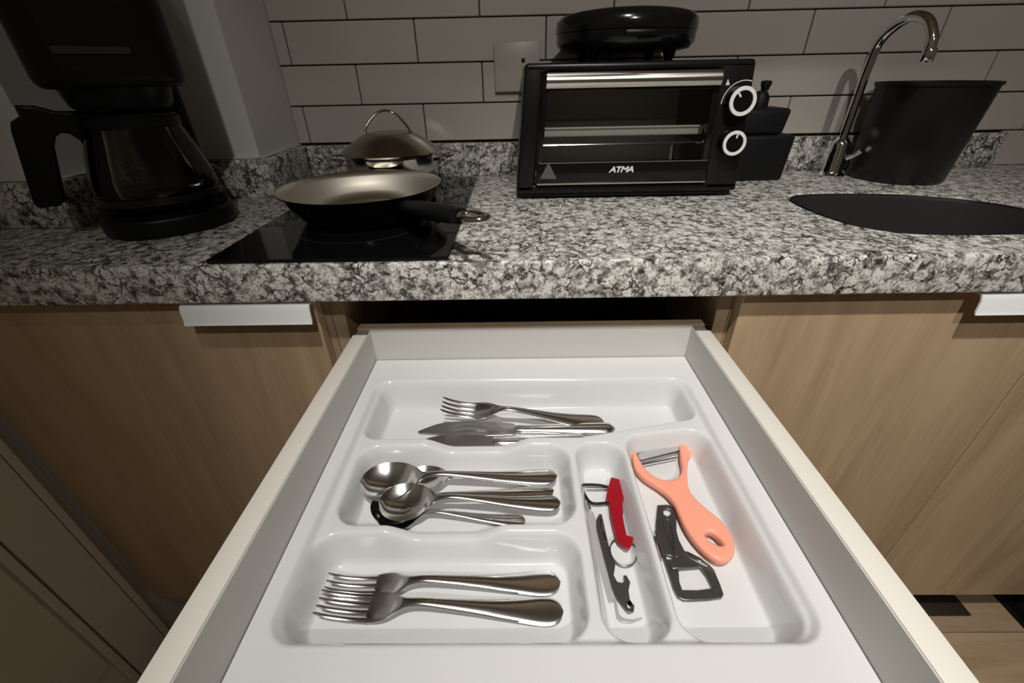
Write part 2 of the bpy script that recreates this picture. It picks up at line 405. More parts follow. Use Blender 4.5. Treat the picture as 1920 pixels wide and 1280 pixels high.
c1 = thing('base_cabinet', (-.53, .74, 0), 'base cabinet with one wide brown wooden door, left of the open drawer', 'cabinet', 'base cabinets')
carcass(c1, -.803, -.2515)
door(c1, -.781, -.2605, hx=(-.4185, -.2570))
obj('filler_strip', B(-.7835, -.7815, YF + .002, YF + .018, .12, .8265), m_doorwood, c1, smooth=False)
c3 = thing('base_cabinet', (.70, .74, 0), 'base cabinet with two light wooden doors under the sink, right of the open drawer', 'cabinet', 'base cabinets')
# sink cabinet carcass has no top rail across the bowl
t = .017
obj('side_panel', B(.2835, .2835 + t, YF + .0195, .965, .10, .8295), m_edge, c3, smooth=False)
obj('side_panel', B(1.120, 1.137, YF + .0195, .965, .10, .8295), m_edge, c3, smooth=False)
obj('back_panel', B(.301, 1.12, .957, .965, .10, .8295), m_dark, c3, smooth=False)
obj('bottom_panel', B(.301, 1.12, YF + .0195, .957, .10, .117), m_edge, c3, smooth=False)
obj('top_rail', B(.301, 1.12, YF + .0195, YF + .040, .818, .8295), m_edge, c3, smooth=False)
obj('plinth', B(.2835, 1.137, YF + .065, YF + .08, .0, .0995), m_plinth, c3, smooth=False)
door(c3, .2855, .7055, hx=(.560, .7045))
door(c3, .7085, 1.1355, hx=(.985, 1.134))
c4 = thing('base_cabinet', (1.38, .74, 0), 'plain wooden base cabinet at the far right end of the worktop', 'cabinet', 'base cabinets')
carcass(c4, 1.1385, 1.6195)
door(c4, 1.1405, 1.6175, hx=(1.465, 1.616))

# drawer cabinet with the pulled-out drawer
c2 = thing('drawer_cabinet', (.016, .74, 0), 'open drawer cabinet in the middle with its white cutlery drawer pulled out', 'cabinet')
x0, x1 = -.2505, .2825
y0 = YF + .0195
obj('side_panel', B(x0, x0 + .017, y0, .965, .10, .8295), m_edge, c2, smooth=False)
obj('side_panel', B(x1 - .017, x1, y0, .965, .10, .8295), m_edge, c2, smooth=False)
obj('back_panel', B(x0 + .017, x1 - .017, .957, .965, .10, .8295), m_dark, c2, smooth=False)
obj('bottom_panel', B(x0 + .017, x1 - .017, y0, .957, .10, .117), m_edge, c2, smooth=False)
obj('top_rail', B(x0 + .017, x1 - .017, y0, y0 + .09, .820, .8295), m_edge, c2, smooth=False)
obj('plinth', B(x0, x1, YF + .065, YF + .08, .0, .0995), m_plinth, c2, smooth=False)
obj('lower_drawer_front', B(x0 + .002, x1 - .002, YF, YF + .018, .12, .655, bev=.001, seg=1), m_doorwood, c2, smooth=False)
obj('runner', B(x0 + .018, x0 + .027, .50, .93, .672, .705, bev=.001, seg=1), m_brushed, c2)
obj('runner', B(x1 - .0255, x1 - .018, .50, .93, .672, .705, bev=.001, seg=1), m_brushed, c2)
dr = obj('drawer', B(-.2035, .2365, .052, .503, .666, .676), m_whitein, c2, smooth=False)
def side(x0, x1, xin):
    bm = bmesh.new(); zt = .771
    box(bm, x0, x1, .052, .494, .664, zt, bev=.0015, seg=2)
    return obj('drawer_side', bm, [m_white], dr)
side(-.2215, -.2020, 1); side(.2350, .2550, -1)
# thin grey steel liners inside the sides
obj('drawer_liner', B(-.2018, -.2008, .052, .5035, .676, .7700), m_whitein, dr, smooth=False)
obj('drawer_liner', B(.2338, .2348, .052, .5035, .676, .7700), m_whitein, dr, smooth=False)
obj('drawer_back', B(-.2018, .2348, .504, .5045, .666, .7725), m_whitein, dr, smooth=False)
obj('drawer_back_board', B(-.2190, .2520, .5050, .5195, .666, .7735, bev=.001, seg=1), m_edge, dr, smooth=False)
obj('drawer_bracket', B(-.2190, -.2020, .4945, .5045, .666, .769), m_dark, dr, smooth=False)
obj('drawer_bracket', B(.2352, .2520, .4945, .5045, .666, .769), m_dark, dr, smooth=False)
obj('drawer_front', B(-.249, .281, .032, .050, .660, .815, bev=.001, seg=1), m_doorwood, dr, smooth=False)

# upper cabinets (above the frame): they shade the upper tiles
uc = thing('wall_cabinet', (.58, .82, 1.40), 'wooden wall cabinet hung over the tiled wall above the worktop', 'cabinet')
obj('cabinet_body', B(-.454, 1.60, .672, .985, 1.400, 2.05), m_edge, uc, smooth=False)
for k in range(4):
    a = -.454 + k * .5135
    obj('door', B(a + .002, a + .5115, .652, .670, 1.395, 2.05, bev=.001, seg=1), m_doorwood, uc, smooth=False)

# ceiling lamps, the farther one added as fill
for i, (lx, ly, lz) in enumerate((LAMP_A, LAMP_FILL)):
    dl = thing('ceiling_spotlight', (lx, ly, ZC), ['round ceiling spotlight right over the open drawer', 'round fill spotlight added on the ceiling far behind the drawer'][i], 'lamp', 'ceiling spotlights')
    obj('lamp_ring', lathe(bmesh.new(), [(.034, ZC - .001), (.046, ZC - .001), (.046, ZC - .006), (.040, ZC - .010), (.034, ZC - .008)], (lx, ly), 40, closed=True), m_ring, dl)
    obj('lamp_lens', lathe(bmesh.new(), [(0, ZC - .002), (.033, ZC - .002)], (lx, ly), 40), mat('lamp_lens', (1, 1, 1), .5, emit=(1, .93, .82), estr=60 if i == 0 else 35), dl)

# ------------------------------------------------------------------ cutlery tray (height field)
def poly_sd(px, py, poly):
    n = len(poly); d = np.full(px.shape, 1e9); s = np.ones(px.shape)
    j = n - 1
    for i in range(n):
        vi, vj = poly[i], poly[j]; ex, ey = vj[0] - vi[0], vj[1] - vi[1]; wx, wy = px - vi[0], py - vi[1]
        t_ = np.clip((wx * ex + wy * ey) / (ex * ex + ey * ey), 0, 1); bx, by = wx - ex * t_, wy - ey * t_
        d = np.minimum(d, bx * bx + by * by)
        c1_ = py >= vi[1]; c2_ = py < vj[1]; c3_ = ex * wy > ey * wx
        flip = (c1_ & c2_ & c3_) | (~c1_ & ~c2_ & ~c3_); s = np.where(flip, -s, s); j = i
    return s * np.sqrt(d)
def inset(poly, r):
    n = len(poly); out = []
    area = sum(poly[i][0] * poly[(i + 1) % n][1] - poly[(i + 1) % n][0] * poly[i][1] for i in range(n))
    sg = 1 if area > 0 else -1
    L = []
    for i in range(n):
        a, b = Vector(poly[i]), Vector(poly[(i + 1) % n]); dd = (b - a).normalized(); nn = Vector((-dd.y, dd.x)) * sg
        L.append((a + nn * r, dd))
    for i in range(n):
        p, d_ = L[i - 1]; q, e_ = L[i]
        den = d_.x * e_.y - d_.y * e_.x; t_ = ((q.x - p.x) * e_.y - (q.y - p.y) * e_.x) / den
        out.append(tuple(p + d_ * t_))
    return out
def rect(x0, x1, y0, y1): return [(x0, y0), (x1, y0), (x1, y1), (x0, y1)]
def sstep(t_): t_ = np.clip(t_, 0, 1); return t_ * t_ * (3 - 2 * t_)
Z_FL, Z_DIV, Z_BOT = .723, .7165, .6835
comps = [([(-.178, .356), (.070, .356), (.209, .385), (.209, .4505), (-.178, .4505)], .016),
         (rect(-.1725, .052, .2465, .3435), .022), (rect(-.181, .050, .1500, .2365), .022),
         (rect(.0610, .1110, .1500, .3450), .020), ([(.1175, .150), (.2090, .150), (.2090, .3675), (.1175, .3540)], .020)]
def tray_height(X, Yy):
    h = np.full(X.shape, Z_FL)
    s0 = poly_sd(X, Yy, inset(rect(-.1870, .2180, .1440, .4560), .024)) - .024
    h = h - (Z_FL - Z_DIV) * sstep((.0005 - s0) / .007)
    # rolled outer bead
    s1 = np.abs(poly_sd(X, Yy, inset(rect(-.1935, .2245, .1425, .4625), .024)) - .024)
    for yd, xc, hw, wd in ((.3500, -.047, .050, .016), (.2415, -.068, .046, .016)):
        dip = (1 - sstep((np.abs(X - xc) - hw * .5) / (hw * .75))) * (1 - sstep((np.abs(Yy - yd) - wd * .6) / .012)) * (X < .055)
        h = h - .0125 * dip
    depth = np.zeros(X.shape)
    for poly, r in comps:
        s_ = poly_sd(X, Yy, inset(poly, r)) - r
        depth = np.maximum(depth, sstep((.0025 - s_) / .0125))
    return h * (1 - depth) + Z_BOT * depth
NX, NY = 300, 290
xs = np.linspace(-.2000, .2330, NX); ys = np.linspace(.0600, .5025, NY)
GX, GY = np.meshgrid(xs, ys); GZ = tray_height(GX, GY)
co = np.stack([GX, GY, GZ], -1).reshape(-1, 3)
# outer skirt turned down
idx = np.arange(NX * NY).reshape(NY, NX)
q = np.stack([idx[:-1, :-1], idx[:-1, 1:], idx[1:, 1:], idx[1:, :-1]], -1).reshape(-1, 4)
loop = list(idx[0, :]) + list(idx[1:, -1]) + list(idx[-1, -2::-1]) + list(idx[-2:0:-1, 0])
sk_co = co[loop].copy(); sk_co[:, 2] = .6775
base = len(co); co = np.vstack([co, sk_co]); nl = len(loop)
fs = [tuple(map(int, f)) for f in q]
fs += [(int(loop[(i + 1) % nl]), int(loop[i]), base + i, base + (i + 1) % nl) for i in range(nl)]
me = bpy.data.meshes.new('cutlery_tray'); me.from_pydata([tuple(c) for c in co], [], fs); me.update()
tray = obj('cutlery_tray', me, m_tray, angle=60)
tag(tray, 'glossy white plastic cutlery tray with five compartments, lying in the open drawer', 'cutlery tray')

# ------------------------------------------------------------------ cutlery
def interp(x, tab):
    for (a, va), (b, vb) in zip(tab[:-1], tab[1:]):
        if x <= b:
            t_ = (x - a) / (b - a) if b > a else 0; t_ = max(0, min(1, t_)); return va + (vb - va) * t_
    return tab[-1][1]
def sheet(bm, xs_, W, Zt, bow, th, ns=10, yc=None):
    """curved metal strip: W, Zt, bow, th are tables over x"""
    top, bot = [], []
    f = lambda tab, x: interp(x, tab) if isinstance(tab, list) else tab
    for x in xs_:
        wv, zv, bv, tv = f(W, x), f(Zt, x), f(bow, x), f(th, x); y_ = f(yc, x) if yc is not None else 0
        a, b = [], []
        for k in range(ns + 1):
            s = -1 + 2 * k / ns
            z = zv + bv * (s * s - 1) if True else zv
            e = math.sqrt(max(0, 1 - s ** 4)) * .75 + .25
            a.append(bm.verts.new((x, y_ + s * wv, z + tv * .5 * e))); b.append(bm.verts.new((x, y_ + s * wv, z - tv * .5 * e)))
        top.append(a); bot.append(b)
    for i in range(len(xs_) - 1):
        for k in range(ns):
            bm.faces.new((top[i][k], top[i][k + 1], top[i + 1][k + 1], top[i + 1][k]))
            bm.faces.new((bot[i][k + 1], bot[i][k], bot[i + 1][k], bot[i + 1][k + 1]))
        bm.faces.new((top[i][0], top[i + 1][0], bot[i + 1][0], bot[i][0])); bm.faces.new((top[i + 1][-1], top[i][-1], bot[i][-1], bot[i + 1][-1]))
    for e in (0, -1):
        bm.faces.new(top[e][::1 if e else -1] + bot[e][::-1 if e else 1])
    return bm
def table(fn, a, b, n): return [(a + (b - a) * k / n, fn(a + (b - a) * k / n)) for k in range(n + 1)]
def smoothtab(pts, n=8):
    P = smooth_path([(a, b, 0) for a, b in pts], n); return [(p.x, p.y) for p in P]
def lin(a, b, n): return [a + (b - a) * k / n for k in range(n + 1)]
SP_W = smoothtab([(-.100, .0015), (-.0985, .0075), (-.094, .0150), (-.086, .0210), (-.073, .0240), (-.058, .0215), (-.047, .0145), (-.040, .0075), (-.034, .0042), (-.020, .0032), (.010, .0045), (.050, .0075), (.080, .0100), (.092, .0095), (.0975, .0062), (.100, .0012)])
SP_Z = smoothtab([(-.100, .0105), (-.085, .0095), (-.073, .0090), (-.055, .0100), (-.040, .0140), (-.020, .0165), (.010, .0125), (.050, .0060), (.080, .0035), (.100, .0040)])
SP_B = smoothtab([(-.100, .0005), (-.092, .0060), (-.073, .0095), (-.055, .0062), (-.042, .0014), (-.030, -.0008), (.010, -.0010), (.050, -.0014), (.085, -.0014), (.100, 0)])
def make_spoon():
    bm = bmesh.new(); xs_ = lin(-.100, -.09, 6) + lin(-.0885, .088, 70) + lin(.0895, .100, 7)
    sheet(bm, xs_, SP_W, SP_Z, SP_B, [(-.1, .0010), (-.05, .0014), (.0, .0028), (.1, .0020)], 14); return obj('spoon', bm, m_cut, local=True, angle=60)
FK_Z = smoothtab([(-.100, .0150), (-.090, .0100), (-.075, .0058), (-.060, .0052), (-.045, .0085), (-.030, .0140), (-.015, .0160), (.010, .0125), (.050, .0058), (.080, .0032), (.100, .0034)])
FK_W = smoothtab([(-.060, .0112), (-.052, .0116), (-.044, .0105), (-.036, .0070), (-.028, .0042), (-.018, .0034), (.000, .0040), (.030, .0058), (.060, .0085), (.080, .0104), (.091, .0100), (.0975, .0065), (.100, .0012)])
def make_fork():
    bm = bmesh.new(); sheet(bm, lin(-.060, .088, 56) + lin(.0895, .100, 7), FK_W, FK_Z, [(-.06, .0014), (-.04, .0014), (-.03, -.0004), (.04, -.0012), (.1, 0)], [(-.06, .0016), (-.02, .0026), (.1, .0022)], 12)
    o = obj('fork', bm, m_cut, local=True, angle=60)
    for k in range(4):
        yc = (-1.5 + k) * .00615; yt = (-1.5 + k) * .0058
        bt = bmesh.new(); wv = [(-.100, .0007), (-.097, .0014), (-.065, .0020), (-.0585, .0023)]
        zoff = .0014 * ((yc / .0112) ** 2 - 1)
        sheet(bt, lin(-.100, -.0585, 16), wv, [(a, b + zoff) for a, b in FK_Z], 0, .0017, 4, yc=[(-.1, yt), (-.06, yc)])
        obj('tine', bt, m_cut, o, local=True)
    return o
def place(o, x, y, z, rz=0.0, rx=0.0, ry=0.0, s=1.0):
    o.location = (x, y, z); o.rotation_euler = (rx, ry, rz); o.scale = (s, s, s); return o
def copy_thing(o):
    c = o.copy(); COL.objects.link(c)
    for ch in list(o.children):
        d = ch.copy(); COL.objects.link(d); d.parent = c
    return c
ZB = Z_BOT
fk = make_fork(); tag(fk, 'table fork in the front compartment, the farther of the two, heads overlapping', 'fork', 'forks in the front compartment')
place(fk, -.066, .2045, ZB + .0012, rz=.030, ry=0)
f2 = copy_thing(fk); tag(f2, 'table fork in the front compartment, the nearer one, lying on top of the other', 'fork', 'forks in the front compartment')
place(f2, -.066, .1845, ZB + .0036, rz=-.020, rx=.05)
f3 = copy_thing(fk); del f3['group']; tag(f3, 'fork lying over a knife in the rear compartment, tines pointing up left', 'fork')
place(f3, .005, .4105, ZB + .0130, rz=-.048, rx=.30, ry=.095, s=1.02)
sp = make_spoon()
sps = [(-.064, .3120, .0085, .050, .05, 1.04, 'tablespoon with the leftmost bowl, handle along the rear of the spoon compartment'),
       (-.050, .2800, .0130, .000, .05, .90, 'spoon on top of the pile, its bowl nearest the front'),
       (-.058, .2930, .0020, .115, .05, .94, 'spoon half buried under the leftmost bowl, round handle end beside the rear one'),
       (-.046, .3170, .0020, .000, .0, .80, 'small spoon behind the others, its dark bowl peeking over the pile'),
       (-.069, .2720, .0016, -.045, .0, .74, 'small spoon under the front one, its handle nearest the forks')]
for i, (x, y, dz, rz, rx, s, lab) in enumerate(sps):
    o = sp if i == 0 else copy_thing(sp)
    place(o, x, y, ZB + dz, rz=rz, rx=rx, s=s); tag(o, lab, 'spoon', 'spoons in the middle compartment')
def make_knife(L=.226, hl=.118):
    """blade to -x, handle to +x"""
    r = thing('table_knife', (0, 0, 0))
    x0 = -L / 2; xh = L / 2 - hl
    out = [(x0, -.0045), (x0 + .010, .0025), (x0 + .030, .0100), (x0 + .060, .0125), (xh - .012, .0100), (xh, .0055), (xh, -.0055), (xh - .012, -.0090), (x0 + .050, -.0100), (x0 + .022, -.0068)]
    obj('blade', plate(out, [], .0022, .0034, bev=.0004, smooth_n=4), m_blade, r, local=True)
    bm = bmesh.new(); pts = lin(xh - .002, L / 2, 22)
    W = smoothtab([(xh - .003, .0040), (xh + .004, .0060), (xh + .02, .0058), (xh + .07, .0080), (L / 2 - .012, .0092), (L / 2 - .003, .0070), (L / 2, .0020)])
    tube(bm, [(a, 0, .0042) for a in pts], [interp(a, W) for a in pts], 14, up=(0, 0, 1), flat=.48)
    obj('handle', bm, m_cut, r, local=True)
    return r
k1 = make_knife(.244, .122); tag(k1, 'table knife lying under the fork in the rear compartment, tip pointing left', 'knife', 'knives in the rear compartment')
place(k1, -.004, .3980, ZB + .0020, rz=-.012, rx=.20)
k2 = make_knife(.215, .115); tag(k2, 'table knife against the front wall of the rear compartment, seen through the dip', 'knife', 'knives in the rear compartment')
place(k2, -.022, .3770, ZB + .0015, rz=-.005, rx=.05)

# peeler --------------------------------------------------------------
def tr(pts, ox, oy, k, z): return [at_z(ox + a / k, oy + b / k, z) for a, b in pts]
def flat_part(name, pts, holes, z0, z1, m, par, ox, oy, k, bev=.0006, sm=3):
    zz = (z0 + z1) / 2
    me = plate(tr(pts, ox, oy, k, zz), [tr(h, ox, oy, k, zz) for h in holes], z0, z1, bev=bev, smooth_n=sm)
    return obj(name, me, m, par)
PK = (1180, 810, 3.764)
pl = thing('vegetable_peeler', (.172, .285, ZB), 'coral pink plastic peeler with a swivel blade and a hole in its handle', 'peeler')
outer = [(20, 165), (26, 232), (48, 280), (110, 342), (200, 400), (270, 455), (315, 515), (345, 585), (392, 685), (452, 775), (522, 852), (590, 905), (650, 925), (703, 912), (737, 868), (735, 800), (700, 710), (640, 635), (560, 568), (482, 500), (432, 440), (412, 380), (406, 300), (412, 210), (410, 130), (385, 92), (352, 96), (352, 140), (358, 200), (368, 270), (345, 322), (300, 348), (240, 350), (172, 322), (112, 272), (76, 215), (52, 168), (36, 146)]
hole = [(530, 735), (562, 718), (612, 745), (648, 785), (655, 808), (630, 815), (582, 792), (545, 762)]
flat_part('peeler_handle', outer, [hole], ZB + .0055, ZB + .0145, m_coral, pl, *PK, bev=.0030)
flat_part('thumb_guard', [(405, 190), (428, 182), (437, 155), (430, 130), (408, 118), (398, 150)], [], ZB + .003, ZB + .0085, m_coral, pl, *PK, bev=.0015)
def bar(name, a, b, r, z, m, par, K, flat=1.0):
    p, q_ = at_z(K[0] + a[0] / K[2], K[1] + a[1] / K[2], z), at_z(K[0] + b[0] / K[2], K[1] + b[1] / K[2], z)
    return obj(name, tube(bmesh.new(), [p, p.lerp(q_, .5), q_], r, 12, up=(0, 0, 1), flat=flat), m, par)
flat_part('blade', [(60, 160), (72, 150), (345, 92), (352, 105), (350, 126), (335, 134), (82, 194), (70, 188)], [], ZB + .0110, ZB + .0127, m_satin, pl, *PK, bev=.0004, sm=0)
flat_part('blade_edge', [(54, 150), (68, 142), (345, 82), (360, 96), (358, 132), (338, 143), (80, 204), (62, 194)], [], ZB + .0100, ZB + .0106, m_darkmetal, pl, *PK, bev=.0001, sm=0)
bar('blade_guide', (92, 228), (335, 178), .0008, ZB + .008, m_darkmetal, pl, PK)
bar('pivot', (325, 112), (352, 104), .0030, ZB + .0098, m_darkmetal, pl, PK)
bar('pivot', (52, 178), (72, 172), .0020, ZB + .0095, m_darkmetal, pl, PK)

# can opener ------------------------------------------------------------
co_ = thing('can_opener', (.152, .242, ZB), 'dark grey metal can opener with a square window, beside the pink peeler', 'can opener')
outer = [(198, 520), (262, 516), (322, 532), (331, 560), (331, 640), (332, 700), (350, 768), (386, 838), (440, 878), (500, 902), (558, 934), (596, 976), (640, 1080), (664, 1150), (652, 1172), (560, 1186), (440, 1192), (380, 1191), (340, 1168), (308, 1105), (280, 1018), (246, 920), (226, 850), (196, 745), (184, 670), (190, 600)]
win = [(346, 975), (496, 962), (540, 1018), (584, 1106), (480, 1120), (372, 1118), (352, 1060)]
h1 = [(238, 552), (266, 545), (292, 556), (294, 582), (268, 600), (242, 586)]
h2 = [(256, 872), (280, 876), (306, 888), (308, 900), (264, 902)]
flat_part('opener_body', outer, [h1, h2, win], ZB + .0010, ZB + .0042, m_darkmetal, co_, *PK, bev=.0007, sm=0)
flat_part('raised_channel', [(236, 606), (300, 606), (318, 640), (322, 705), (340, 780), (372, 850), (330, 890), (300, 800), (256, 700)], [[(250, 628), (284, 628), (300, 700), (316, 800), (306, 808), (270, 700)]], ZB + .0040, ZB + .0062, m_darkmetal, co_, *PK, bev=.0006, sm=2)
flat_part('cross_bar', [(286, 930), (400, 926), (492, 930), (494, 955), (345, 968), (300, 972)], [], ZB + .004, ZB + .0075, m_darkmetal, co_, *PK, bev=.0008, sm=0)
flat_part('chrome_lever', [(385, 842), (412, 846), (500, 890), (560, 936), (550, 944), (484, 912), (420, 882)], [], ZB + .0044, ZB + .0070, m_chrome, co_, *PK, bev=.0005, sm=0)
flat_part('side_lever', [(176, 700), (188, 690), (206, 756), (240, 870), (238, 905), (222, 890), (198, 810), (190, 770)], [], ZB + .0030, ZB + .0060, m_chrome, co_, *PK, bev=.0004, sm=0)
p_ = at_z(1180 + 186 / 3.764, 810 + 757 / 3.764, ZB + .006)
obj('cutting_wheel', lathe(bmesh.new(), [(0, p_.z - .003), (.0028, p_.z - .003), (.0032, p_.z - .0015), (.0028, p_.z + .001), (0, p_.z + .001)], (p_.x, p_.y), 20), m_darkmetal, co_)

# corkscrew multi tool ----------------------------------------------------
OK_ = (1080, 860, 3.88)
ck = thing('bottle_opener', (.085, .240, ZB), 'steel and black folding bottle opener with a curved blade, in the narrow compartment', 'bottle opener')
flat_part('back_plate', [(96, 372), (128, 392), (150, 470), (182, 640), (222, 800), (278, 1028), (252, 1055), (236, 1040), (186, 850), (118, 612), (102, 490)], [], ZB + .0010, ZB + .0022, m_satin, ck, *OK_, bev=.0003, sm=0)
flat_part('opener_lever', [(148, 442), (172, 402), (188, 410), (214, 530), (240, 640), (286, 768), (274, 850), (300, 898), (336, 906), (352, 888), (346, 852), (366, 850), (394, 900), (382, 960), (392, 1030), (424, 1070), (420, 1112), (384, 1124), (352, 1092), (288, 1004), (252, 902), (202, 722), (166, 582), (148, 502)], [[(372, 1046), (396, 1040), (402, 1070), (388, 1096), (372, 1080)]], ZB + .0030, ZB + .0052, m_darkmetal, ck, *OK_, bev=.0004, sm=0)
flat_part('lever_spring', [(166, 450), (184, 420), (206, 530), (228, 600), (214, 606), (190, 560), (170, 500)], [[(178, 470), (188, 462), (200, 530), (190, 530)]], ZB + .0054, ZB + .0066, m_chrome, ck, *OK_, bev=.0002, sm=0)
flat_part('curved_blade', [(272, 1010), (290, 1008), (312, 1130), (350, 1164), (410, 1172), (486, 1154), (474, 1168), (402, 1194), (330, 1188), (298, 1160)], [], ZB + .0014, ZB + .0026, m_satin, ck, *OK_, bev=.0003, sm=0)
pts = [at_z(1080 + a / 3.88, 860 + b / 3.88, ZB + .0065) for a, b in ((235, 205), (165, 190), (60, 188), (42, 206), (66, 266), (120, 322), (235, 320))]
obj('wire_loop', tube(bmesh.new(), smooth_path(pts, 5), .0014, 10), m_black, ck)
bar('corkscrew_rod', (78, 216), (236, 216), .0012, ZB + .0058, m_steel, ck, OK_)
bar('hinge_post', (70, 266), (104, 372), .0014, ZB + .0045, m_steel, ck, OK_)
rk = thing('key_ring_opener', (.105, .285, ZB), 'red metal key ring opener beside the black wire loop', 'bottle opener')
flat_part('red_body', [(254, 138), (336, 160), (328, 192), (322, 238), (352, 256), (350, 292), (330, 342), (336, 402), (352, 490), (368, 560), (416, 574), (414, 612), (386, 660), (358, 656), (340, 640), (304, 610), (290, 570), (268, 480), (250, 402), (242, 320), (220, 290), (232, 220)], [[(330, 596), (346, 590), (352, 606), (338, 612)]], ZB + .0080, ZB + .0110, m_red, rk, *OK_, bev=.0006, sm=0)
flat_part('red_rim', [(330, 166), (340, 166), (354, 258), (350, 292), (336, 340), (342, 402), (330, 402), (326, 340), (344, 290), (344, 262), (318, 244)], [], ZB + .0050, ZB + .0110, m_red, rk, *OK_, bev=.0004, sm=0)
for dz, a0 in ((0, 0), (.0013, .6)):
    cpt = at_z(1080 + 345 / 3.88, 860 + 675 / 3.88, ZB + .0070)
    obj('split_ring', tube(bmesh.new(), [cpt + Vector((.0120 * math.cos(t_ * PI / 20), .0125 * math.sin(t_ * PI / 20), dz - .0026 + .0045 * (1 + math.sin(t_ * PI / 20)) / 2)) for t_ in range(40)], .0006, 8, closed=True), m_darkmetal, rk)

# ------------------------------------------------------------------ hob
hob = obj('induction_hob', plate(rounded_rect(-.3665, -.0800, .4760, .9420, .004), [], CT, CT + .0045, bev=.0012), m_blackglass)
tag(hob, 'shiny black glass induction hob set on the granite worktop', 'hob')
for cy in (.62, .82):
    obj('zone_ring', lathe(bmesh.new(), [(.0900, CT + .00452), (.0908, CT + .00452)], (-.223, cy), 64), mat('zone_print', (.05, .05, .05), .3), hob)
hz = CT + .0046

# frying pan ---------------------------------------------------------------
PC = (-.229, .662)
pan = thing('frying_pan', (PC[0], PC[1], hz), 'shallow steel frying pan with black outside and long black handle on the hob', 'frying pan')
inn = [(0, hz + .0020), (.074, hz + .0020), (.082, hz + .0032), (.0890, hz + .0075), (.0960, hz + .0160), (.1030, hz + .0260), (.1100, hz + .0365), (.1150, hz + .0435), (.1175, hz + .0450)]
out_ = [(.1178, hz + .0436), (.1155, hz + .0420), (.1108, hz + .0352), (.1040, hz + .0250), (.0970, hz + .0148), (.0905, hz + .0065), (.0850, hz + .0015), (.0790, hz), (0, hz)]
obj('pan_inside', lathe(bmesh.new(), inn, PC, 80), m_radial, pan)
obj('pan_outside', lathe(bmesh.new(), out_, PC, 80), m_blackgloss, pan)
hs = Vector((-.150, .588, .9175)); he = Vector((-.040, .460, .9420)); hm = hs.lerp(he, .5) + Vector((0, 0, .004))
obj('handle_bracket', tube(bmesh.new(), [Vector((-.153, .600, .910)), Vector((-.146, .585, .9165)), Vector((-.134, .570, .921))], [.009, .010, .009], 14, flat=.6), m_chrome, pan)
obj('rivet', lathe(bmesh.new(), [(0, .9235), (.0035, .9225), (.0045, .9195), (0, .9185)], (-.1535, .604), 16), m_chrome, pan)
hp = smooth_path([(-.142, .573, .9180), (-.114, .536, .9235), (-.084, .499, .9290), (-.062, .472, .9325)], 6)
obj('grip', tube(bmesh.new(), hp, [.0135 + .0030 * math.sin(PI * min(1, k / (len(hp) - 1) * 1.0)) for k in range(len(hp))], 16, up=(0, 0, 1), flat=.62), m_black, pan)
lp = [Vector((-.052, .4615, .9350)) + Vector((.66, -.75, .06)) * (.019 * math.cos(a)) + Vector((.75, .66, 0)) * (.0115 * math.sin(a)) for a in lin(0, 2 * PI, 24)[:-1]]
obj('hanging_loop', tube(bmesh.new(), [p + Vector((.006, -.0068, .0012)) for p in lp], .0040, 10, closed=True), m_steel, pan)

# pot with lid -----------------------------------------------------------------
QC = (-.232, .868)
pot = thing('cooking_pot', (QC[0], QC[1], hz), 'polished steel pot with a domed lid, behind the frying pan', 'pot')
obj('pot_body', lathe(bmesh.new(), [(0, hz), (.074, hz), (.079, hz + .003), (.0825, hz + .012), (.0840, hz + .056), (.0870, hz + .0585), (.0865, hz + .0600), (.0820, hz + .0580), (.0805, hz + .012), (.074, hz + .005), (0, hz + .005)], QC, 72), m_steel, pot)
lz = hz + .0605
obj('lid', lathe(bmesh.new(), [(.0895, lz), (.0905, lz + .0025), (.0860, lz + .0055), (.070, lz + .0170), (.052, lz + .0275), (.042, lz + .0320), (.0400, lz + .0328), (0, lz + .0332), (0, lz + .0310), (.040, lz + .0306), (.069, lz + .0150), (.0840, lz + .0030)], QC, 72), mat('lid_steel', (.46, .41, .35), .22, metal=1), pot)
arch = smooth_path([(QC[0] - .044, QC[1], lz + .0300), (QC[0] - .036, QC[1], lz + .0460), (QC[0] - .018, QC[1], lz + .0625), (QC[0], QC[1], lz + .0680), (QC[0] + .018, QC[1], lz + .0625), (QC[0] + .034, QC[1], lz + .0450), (QC[0] + .043, QC[1], lz + .0300)], 6)
obj('lid_handle', tube(bmesh.new(), arch, .0023, 10, up=(0, 1, 0), flat=1.6), m_steel, pot)
for s in (-1, 1):
    a = [(QC[0] + s * .082, QC[1] - .030, hz + .050), (QC[0] + s * .100, QC[1] - .028, hz + .0535), (QC[0] + s * .1135, QC[1] - .014, hz + .0555), (QC[0] + s * .1150, QC[1] + .004, hz + .0555), (QC[0] + s * .106, QC[1] + .020, hz + .0535), (QC[0] + s * .083, QC[1] + .024, hz + .050)]
    obj('side_handle', tube(bmesh.new(), smooth_path(a, 5), .0042, 10, up=(0, 0, 1), flat=.6), m_steel, pot)

